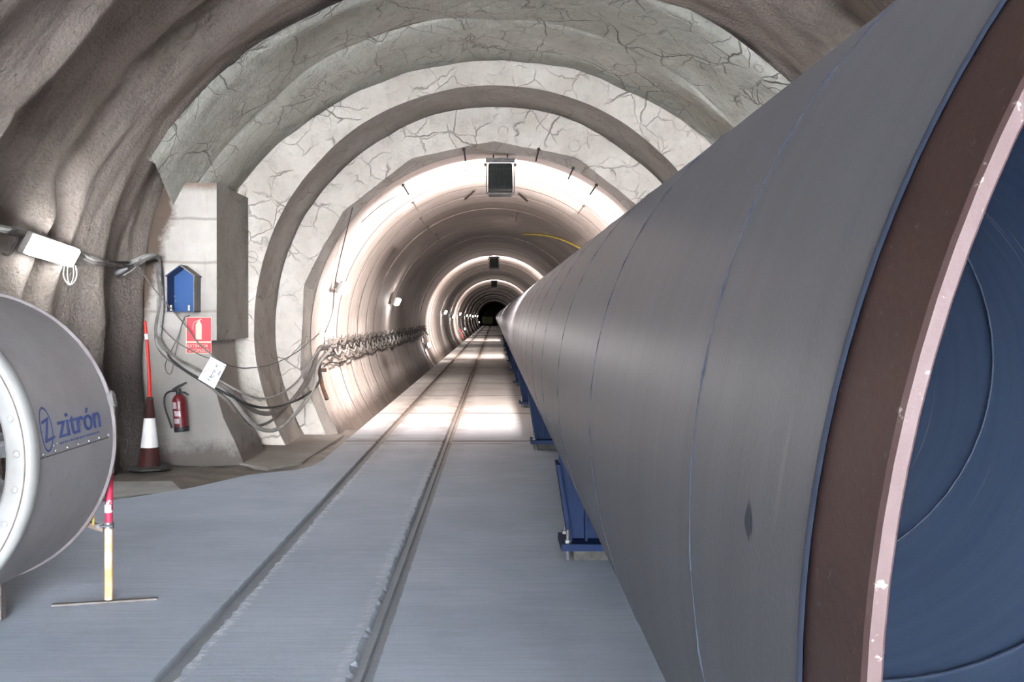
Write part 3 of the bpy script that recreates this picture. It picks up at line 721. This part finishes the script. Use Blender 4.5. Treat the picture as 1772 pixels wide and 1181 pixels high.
flood(62.5, 'third, farthest visible flood lamp hanging small and dark from the tunnel crown')

# ------------------------------------------------------------------ cables
def bore_left(d, z, r=BR-.07):                             # point on the left wall at height z (from the eye)
    return Vector((-math.sqrt(r*r-(z-BZ)**2), d, CH+z))
HK = [15.0+.85*i for i in range(26)]
hook0 = None
for i, d in enumerate(HK):
    if hook0 is None:
        a = bore_left(d, -.40, BR); rad = Vector((1, 0, .12)).normalized()
        t = thing('cable_hook', 'x', 'hook', a, 'hooks carrying cables on the left tunnel wall')
        m = MB(); m.box(a+Vector((.006, 0, -.05)), (.012, .03, .26)); m.build('back_strip', 'cable', t)
        for z_ in (.02, -.10, -.20):
            m = MB(); m.tube([a+Vector((0, 0, z_)), a+Vector((.09, 0, z_-.01)), a+Vector((.12, 0, z_+.01)), a+Vector((.125, 0, z_+.03))], .008, 6); m.build('prong', 'cable', t)
        hook0 = t; h_ = t
    else:
        h_ = copy_tree(hook0); h_.location.y = d
    h_['label'] = 'small steel hook of the evenly spaced row holding looped cables along the left tunnel wall'
def festoon(z0, sag, off, seed):
    random.seed(seed); pts = []
    for d0, d1_ in zip(HK[:-1], HK[1:]):
        sg = sag*random.uniform(.6, 1.4)
        for j in range(4):
            u_ = j/4; p = bore_left(d0+(d1_-d0)*u_, z0-sg*4*u_*(1-u_)); p.x += off+.02*math.sin(9*u_+seed); pts.append(p)
    return pts
END = [HK[-1], ]
# common run: hall wall -> pier -> sag below the collars -> up to the first hook
def run(pix, jit, seed):
    random.seed(seed); out = []
    for px, py, d in pix:
        px += random.uniform(-jit, jit); py += random.uniform(-jit, jit)
        if d is None: d = vault_hit(px, py)-.07
        out.append(P(px, py, d))
    return out
WALL = [(-40, 384, None), (20, 398, None), (70, 412, None), (135, 440, None), (175, 455, None), (225, 457, None), (252, 448, 10.62), (268, 446, 10.8), (277, 470, 10.9), (275, 520, 10.9), (272, 570, 10.9), (279, 600, 10.9)]
SAGS = [
 ([(305, 622, 10.9), (348, 645, 10.9), (392, 672, 10.9), (425, 700, 11.3), (450, 715, 12.0), (480, 712, 12.7), (512, 686, 13.2), (540, 640, 13.6), (552, 604, 13.9), (570, 598, 14.2)], -.36, .09, .028, 'cable', 'thick grey cable hugging the pier and rising highest beside the bore edge'),
 ([(310, 630, 10.88), (355, 655, 10.88), (400, 690, 10.9), (425, 722, 11.3), (452, 743, 12.0), (482, 742, 12.6), (515, 712, 13.1), (542, 672, 13.5), (550, 632, 13.8), (572, 606, 14.3)], -.50, .13, .026, 'cablelt', 'pale grey cable with the deepest sag between pier and bore'),
 ([(303, 628, 10.86), (350, 660, 10.86), (396, 684, 10.86), (428, 700, 11.3), (462, 706, 12.0), (500, 698, 12.9), (530, 684, 13.3), (552, 662, 13.7), (556, 625, 14.0), (580, 612, 14.5)], -.44, .16, .016, 'cableblk', 'black cable drooping across the dark slot beside the pier'),
 ([(300, 618, 10.92), (345, 640, 10.92), (395, 668, 10.92), (428, 684, 11.3), (455, 690, 12.2), (485, 682, 12.9), (515, 660, 13.3), (540, 622, 13.6), (556, 602, 13.95), (580, 600, 14.5)], -.55, .10, .014, 'cablelt', 'thin pale cable with the shallowest droop beside the pier'),
 ([(296, 625, 10.9), (340, 652, 10.88), (388, 690, 10.86), (415, 722, 11.2), (440, 738, 11.9), (470, 728, 12.6), (500, 700, 13.1), (535, 660, 13.5), (548, 612, 13.85), (565, 604, 14.2)], -.62, .07, .018, 'cable', 'mid grey cable running lowest along the wall hooks'),
]
for i, (sg, z0, sag, r_, mt, lab) in enumerate(SAGS):
    random.seed(20+i)
    pts = run(WALL, 5, 20+i)+[P(px, py, 11+(q-11)*.72 if 11 < q < 12.8 else (q if q <= 11 else q-.25)) for px, py, q in sg]
    pts = spline(pts, 6)+festoon(z0, sag, .02*i, 40+i)
    tag(MB().tube(pts, r_, 7).build('cable', mt, smooth=True), lab, 'cable', 'cables along the left wall')
tag(MB().tube(spline([P(238, 460, 10.6), P(262, 494, 10.75), P(283, 520, 10.7), P(318, 560, 10.9), P(345, 596, 10.9), P(385, 627, 10.95), P(412, 636, 11.5), P(432, 637, 12.2), P(470, 631, 12.8), P(510, 612, 13.3), P(538, 590, 13.6), P(552, 578, 13.8)]), .0075, 6).build('wire', 'cable', smooth=True), 'thin wire drooping diagonally across the red extinguisher sign', 'wire')
tag(MB().tube(spline([P(278, 564, 10.88), P(290, 578, 10.92), P(310, 595, 10.93), P(330, 606, 10.93), P(350, 616, 10.93), P(372, 624, 10.93)]), .007, 6).build('wire', 'cable', smooth=True), 'thin wire passing over the lower corner of the red sign', 'wire')
tag(MB().tube(spline([P(328, 546, 10.92), P(318, 552, 10.92), P(309, 580, 10.92), P(294, 612, 10.92), P(286, 632, 10.92), P(289, 645, 10.92), P(296, 646, 10.92), P(301, 625, 10.92), P(306, 600, 10.92), P(314, 565, 10.92), P(320, 552, 10.93)]), .006, 6).build('wire', 'cable', smooth=True), 'thin wire hanging in a long loop below the blue cabinet', 'wire')
tag(MB().tube(spline([P(-10, 432, vault_hit(5, 432)-.03), P(14, 442, vault_hit(14, 442)-.03), P(26, 425, vault_hit(26, 425)-.05), P(33, 410, vault_hit(33, 410)-.10)]), .010, 6).build('wire', 'cable', smooth=True), 'short flex hooking out of the left end of the bright hall lamp', 'wire')
tag(MB().tube(spline([P(610, 360, bore_hit(610, 360, BR-.04)), P(600, 400, bore_hit(600, 400, BR-.04)), P(588, 450, bore_hit(588, 450, BR-.05)), P(580, 490, bore_hit(580, 490, BR-.05)), P(575, 540, bore_hit(575, 540, BR-.05)), P(563, 575, 14.0)]), .008, 6).build('wire', 'cableblk', smooth=True), 'thin black wire curving down the bore edge behind the first lamp', 'wire')
tag(MB().tube(spline([P(700, 332, bore_hit(700, 332, BR-.05)), P(660, 355, bore_hit(660, 355, BR-.12)), P(625, 385, bore_hit(625, 385, BR-.05))]), .006, 6).build('wire', 'cable', smooth=True), 'thin wire strung across the bright upper left crown of the bore', 'wire')
# thin lead along the wall under the hooks
random.seed(5); pts = []
for i in range(60):
    d = 14.6+.36*i; pts.append(bore_left(d, -.76+.03*math.sin(i*1.1)+random.uniform(-.02, .02), BR-.03))
tag(MB().tube(pts, .010, 6).build('cable', 'cableblk', smooth=True), 'dark lead running level just below the hook row on the tunnel wall', 'cable', 'cables along the left wall')
# yellow hose on the right crown
pts = [bore_pt(a_, d_, BR-.04) for a_, d_ in ((30, 20.0), (36, 20.6), (42, 21.2), (50, 22.2), (57, 23.2), (64, 24.4), (72, 25.8))]
tag(MB().tube(spline(pts), .022, 8).build('hose', 'yellow', smooth=True), 'yellow hose strung across the right shoulder of the tunnel crown', 'hose')
# loose plug hanging from the cables on the hall wall
dp = vault_hit(207, 468)-.12
pl = thing('cable_plug', 'small pale plug dangling under the cables on the sprayed wall', 'plug', P(206, 472, dp))
MB().lathe([(0, 0), (.028, 0), (.034, .02), (.034, .07), (.022, .10), (.014, .14), (0, .14)], P(200, 473, dp), (.9, 0, .35), 14).build('plug_body', 'flange', pl, smooth=True)
MB().tube(spline([P(213, 477, dp), P(225, 470, dp), P(236, 462, dp)]), .009, 6).build('lead', 'cablelt', pl, smooth=True)

# dark pins left in the lining
PINS = [(702, 328), (719, 357), (731, 383), (744, 398), (757, 411), (809, 304), (804, 268), (930, 268), (1027, 328), (1005, 363), (894, 375), (988, 300)]
for i, (px, py) in enumerate(PINS):
    d = bore_hit(px, py, BR-.09); p = P(px, py, d); rad = Vector((-p.x, 0, CH+BZ-p.z)).normalized()
    m = MB(); m.tube([p-rad*.10, p+rad*.09], .011, 8); m.tube([p-rad*.085, p-rad*.06], .024, 8)
    tag(m.build('steel_pin', 'pin', smooth=True), 'short dark steel pin sticking out of the lining on the tunnel crown', 'pin', 'steel pins in the tunnel crown')
for (x1, y1, x2, y2, nm) in ((805, 345, 822, 330, 'left'), (896, 334, 912, 348, 'right')):
    p1, p2 = P(x1, y1, bore_hit(x1, y1, BR-.03)), P(x2, y2, bore_hit(x2, y2, BR-.03))
    tag(MB().tube([p1, p2], .018, 6).build('crown_strap', 'pin'), 'dark strap on the crown to the lower '+nm+' of the nearest flood lamp', 'strap')

# ------------------------------------------------------------------ things on the pier
# open gabled blue cabinet
cb = thing('wall_cabinet', 'open blue metal cabinet with gabled roof fixed high on the pale pier', 'cabinet', P(318, 540, PD))
df, db = PD-.24, PD
xl, xr = fx(288.5, df), fx(336, df); zb, zs, za = CH-(540-VY)/F*df, CH-(478-VY)/F*df, CH-(460.5-VY)/F*df
xm_ = (xl+xr)/2
MB().prism([(xl, db-.012, zb), (xr, db-.012, zb), (xr, db-.012, zs), (xm_, db-.012, za), (xl, db-.012, zs)], (0, .012, 0)).build('back_panel', 'bluebox', cb)['label'] = 'bright blue back panel'
MB().box((xl+.004, (df+db)/2, (zb+zs)/2), (.008, db-df, zs-zb)).build('side_panel', 'bluedark', cb)
MB().box((xr-.004, (df+db)/2, (zb+zs)/2), (.008, db-df, zs-zb)).build('side_panel', 'galv', cb)
MB().box((xm_, (df+db)/2, zb+.004), (xr-xl, db-df, .008)).build('bottom_panel', 'bluedark', cb)
for s_, xe in ((-1, xl-.012), (1, xr+.012)):
    MB().prism([(xm_, df-.015, za), (xe, df-.015, zs-.008), (xe, df-.015, zs+.004), (xm_, df-.015, za+.014)], (0, db-df+.015, 0)).build('roof_panel', 'galv' if s_ > 0 else 'bluedark', cb)
for px in (296, 327): MB().box(P(px, 533, df+.012), (.018, .012, .06)).build('clip', 'cream', cb)
for px, py in ((302, 513), (304, 521)): MB().ball(P(px, py, db-.016), .008, 8, 5).build('rivet', 'white', cb)

# extinguisher sign
sg = thing('extinguisher_sign', 'red extinguisher sign with white lettering on the pier under the blue cabinet', 'sign', P(343, 581, PD))
ds_ = PD-.012
def sp(px, py, e=0.): return P(px, py, ds_-e)
MB().prism([sp(321.5, 549), sp(366, 549), sp(366, 612), sp(321.5, 612)], (0, .006, 0)).build('panel', 'cream', sg)
MB().prism([sp(323, 550, .001), sp(365, 550, .001), sp(365, 591, .001), sp(323, 591, .001)], (0, .0008, 0)).build('red_field', 'signred', sg)
MB().prism([sp(323, 594, .001), sp(365, 594, .001), sp(365, 611, .001), sp(323, 611, .001)], (0, .0008, 0)).build('red_field', 'signred', sg)
body = [(338.5, 588), (349, 588), (349, 563), (348, 560), (346, 557), (342, 557), (339.5, 560), (338.5, 563)]
m = MB(); m.prism([sp(x, y, .003) for x, y in body], (0, .001, 0)); m.prism([sp(x, y, .003) for x, y in [(342.5, 557), (345.5, 557), (346, 554.5), (349, 553), (348.5, 552), (344, 553.5), (342, 555)]], (0, .001, 0))
m.tube([sp(x, y, .003) for x, y in [(342, 555.5), (337, 557), (334.5, 561), (333.5, 566), (334, 571)]], .003, 5)
m.build('extinguisher_symbol', 'cream', sg)
def flat_text(txt, px0, px1, pyb, pyt, d, mat, parent):
    vs, fs = text_mesh(txt, 1.0); x1 = max(v_.x for v_ in vs); x0_ = min(v_.x for v_ in vs); h = max(v_.y for v_ in vs)
    o = MB(); o.add([P(px0+(v_.x-x0_)/(x1-x0_)*(px1-px0), pyb+(v_.y/h)*(pyt-pyb), d) for v_ in vs], fs)
    return o.build('lettering', mat, parent)
flat_text('EXTINTOR', 324.5, 360, 601.6, 596.2, ds_-.004, 'cream', sg)
flat_text('INCENDIO', 328, 361, 609.4, 604, ds_-.004, 'cream', sg)

# white card hung from the cables
cdt = thing('instruction_card', 'tilted white plastic card with a small drawing hung over the cables by the sign', 'card', P(367, 645, 10.78))
dc = 10.80
cs = [(365, 617.5), (392, 632), (371, 673), (342.5, 656)]
MB().prism([P(x, y, dc) for x, y in cs], (0, .006, 0)).build('panel', 'card', cdt)
def cuv(u_, v_, e=.002):                                    # u along the top edge, v down the card
    a_, b_, c_, d_ = [Vector((x, y)) for x, y in cs]
    q = a_.lerp(b_, u_).lerp(d_.lerp(c_, u_), v_); return P(q.x, q.y, dc-e)
ink = MB()
def cq(u0, v0, u1, v1): ink.add([cuv(u0, v0), cuv(u1, v0), cuv(u1, v1), cuv(u0, v1)], [(0, 1, 2, 3)])
for i in range(4): cq(.80, .33+.045*i, .90, .355+.045*i)
ink.build('print', 'ink', cdt)
ink = MB()
for q in ((.48, .16, .60, .26), (.50, .36, .56, .70), (.46, .66, .62, .72), (.44, .80, .60, .84), (.56, .40, .66, .46), (.62, .58, .68, .66)): cq(*q)
ink.build('drawing', 'inkpale', cdt)
for u_, v_ in ((.1, .62), (.93, .08), (.12, .06)): MB().ball(cuv(u_, v_, .001), .006, 8, 4).build('eyelet', 'steel', cdt)

# extinguisher
ex = thing('fire_extinguisher', 'dark red fire extinguisher with black hose hanging on the pale pier', 'extinguisher', P(312, 746, 10.90))
b0, b1 = P(314.5, 747, 10.885), P(308.5, 683, 10.885); ax = (b1-b0); H_ = ax.length
MB().lathe([(0, 0), (.070, 0), (.078, .012), (.078, .05), (.076, .055), (.076, H_*.80), (.070, H_*.88), (.05, H_*.955), (.026, H_), (0, H_)], b0, ax, 24).build('cylinder', 'exred', ex, smooth=True)
MB().lathe([(.079, 0), (.081, .005), (.081, .05), (.079, .055)], b0, ax, 24).build('foot_ring', 'black', ex, smooth=True)
axn = ax.normalized()
m = MB(); m.lathe([(0, 0), (.024, 0), (.024, .03), (.034, .035), (.034, .06), (0, .06)], b1, ax, 14)
m.build('valve', 'black', ex, smooth=True)
m = MB(); t0 = b1+axn*.05
m.prism([t0+Vector((-.06, -.012, -.01)), t0+Vector((.03, -.012, .03)), t0+Vector((.10, -.012, .075)), t0+Vector((.09, -.012, .09)), t0+Vector((.0, -.012, .05)), t0+Vector((-.06, -.012, .012))], (0, .024, 0)); m.build('lever', 'black', ex)
m = MB(); m.prism([t0+Vector((.0, -.012, -.012)), t0+Vector((.08, -.012, -.02)), t0+Vector((.125, -.012, -.055)), t0+Vector((.115, -.012, -.062)), t0+Vector((.07, -.012, -.036)), t0+Vector((.0, -.012, -.03))], (0, .024, 0)); m.build('carry_handle', 'black', ex)
MB().tube(spline([P(306, 677, 10.87), P(294, 678, 10.85), P(286, 684, 10.85), P(284, 698, 10.85), P(287, 712, 10.85), P(292, 726, 10.85), P(297, 741, 10.83)]), .011, 8).build('hose', 'black', ex, smooth=True)
for (z0, z1, a0, a1, mt) in ((.62, .80, -150, -95, 'label'), (.42, .56, -125, -70, 'label'), (.22, .36, -135, -85, 'label')):
    u = axn.orthogonal().normalized(); bx_ = axn.cross(u); m = MB(); vs = []
    for i in range(9):
        a = math.radians(a0+(a1-a0)*i/8); r_ = Vector((math.cos(a), math.sin(a), 0))*.0772
        for z_ in (z0, z1): vs.append(b0+axn*z_*H_+r_)
    m.add(vs, [(2*i, 2*i+2, 2*i+3, 2*i+1) for i in range(8)]); m.build('paper_label', mt, ex)

# traffic cone with a whip pole
cdist = 10.62; gz = -.075
c0 = P(259, 806, cdist); c0.z = -.055
cn = thing('traffic_cone', 'dark red traffic cone with white sleeve and tall red pole by the pier', 'cone', c0)
hgt = (CH-(690-VY)/F*cdist)-c0.z
def cr(t): return .115+(.034-.115)*t
MB().lathe([(0, 0), (.225, 0), (.235, .008), (.232, .024), (.20, .030), (.13, .034), (.118, .05)], c0, (0, 0, 1), 8).build('rubber_base', 'grout', cn)['label'] = 'grimy eight-sided rubber base'
MB().lathe([(.128, .03), (cr(.05), .055), (cr(1)+.003, hgt*.98), (cr(1)-.004, hgt), (0, hgt)], c0, (0, 0, 1), 32).build('cone_body', 'redcone', cn, smooth=True)
s0, s1 = (806-770)/(806-690), (806-722)/(806-690)
MB().lathe([(cr(s0)+.004, hgt*s0), (cr(s1)+.004, hgt*s1)], c0, (0, 0, 1), 32).build('reflective_sleeve', 'refl', cn, smooth=True)['label'] = 'white reflective sleeve'
ptop = P(250.5, 556, cdist+.02); pbot = c0+Vector((0, 0, hgt-.01))
pp = [pbot.lerp(ptop, i/10)+Vector((.012*math.sin(PI*i/10), 0, 0)) for i in range(11)]
po = MB().tube(pp, [.022-.0006*i for i in range(11)], 10).build('pole', 'red', cn, smooth=True); po['label'] = 'thin bright red whip pole'
m = MB(); m.tube([pbot.lerp(ptop, .765)+Vector((.0085, 0, 0)), pbot.lerp(ptop, .835)+Vector((.006, 0, 0))], .0195, 10); m.build('white_band', 'refl', po, smooth=True)
MB().lathe([(.03, 0), (.036, .01), (.034, .03), (.02, .04)], pbot-Vector((0, 0, .01)), (0, 0, 1), 16).build('pole_socket', 'grout', cn, smooth=True)

# ------------------------------------------------------------------ smaller things in the bore
rp = thing('rusty_bracket', 'rusty steel strut leaning on the lining at the bore mouth under the cables', 'strut', P(562, 690, 13.75))
m = MB(); pts = [P(552, 640, 13.72), P(558, 670, 13.66), P(566, 692, 13.6)]; m.tube(pts, .03, 6); m.build('strut', 'rust', rp)
m = MB(); m.box(P(555, 641, 13.7), (.16, .05, .05)); m.build('head_plate', 'rust', rp)
d = bore_hit(797, 577, BR-.10); p = P(799, 577.5, d)
rs = thing('red_board', 'small red board on the lower left wall deep inside the tunnel', 'board', p)
rad = Vector((-p.x, 0, CH+BZ-p.z)).normalized(); al = Vector((0, 1, 0)); sd = rad.cross(al); R = Matrix((al, rad, sd)).transposed()
MB().box(p, (1.3, .03, .72), R).build('panel', 'signred', rs)
MB().box(p+rad*.017, (.25, .005, .3), R).build('symbol', 'cream', rs)
lc = thing('mine_wagon', 'small dull green wagon on the track at the dark far end of the tunnel', 'wagon', (-.85, 138, 0))
MB().box((-.95, 139.2, 1.0), (1.5, 2.4, .9)).build('body', 'loco', lc)
m = MB(); m.box((-.95, 139.2, .48), (1.2, 2.5, .14)); m.build('chassis', 'frame', lc)
for x in (-1.4, -.6):
    for y in (138.5, 139.9): MB().lathe([(0, -.05), (.24, -.05), (.27, 0), (.24, .05), (0, .05)], (x, y, .24), (1, 0, 0), 16).build('wheel', 'frame', lc, smooth=True)
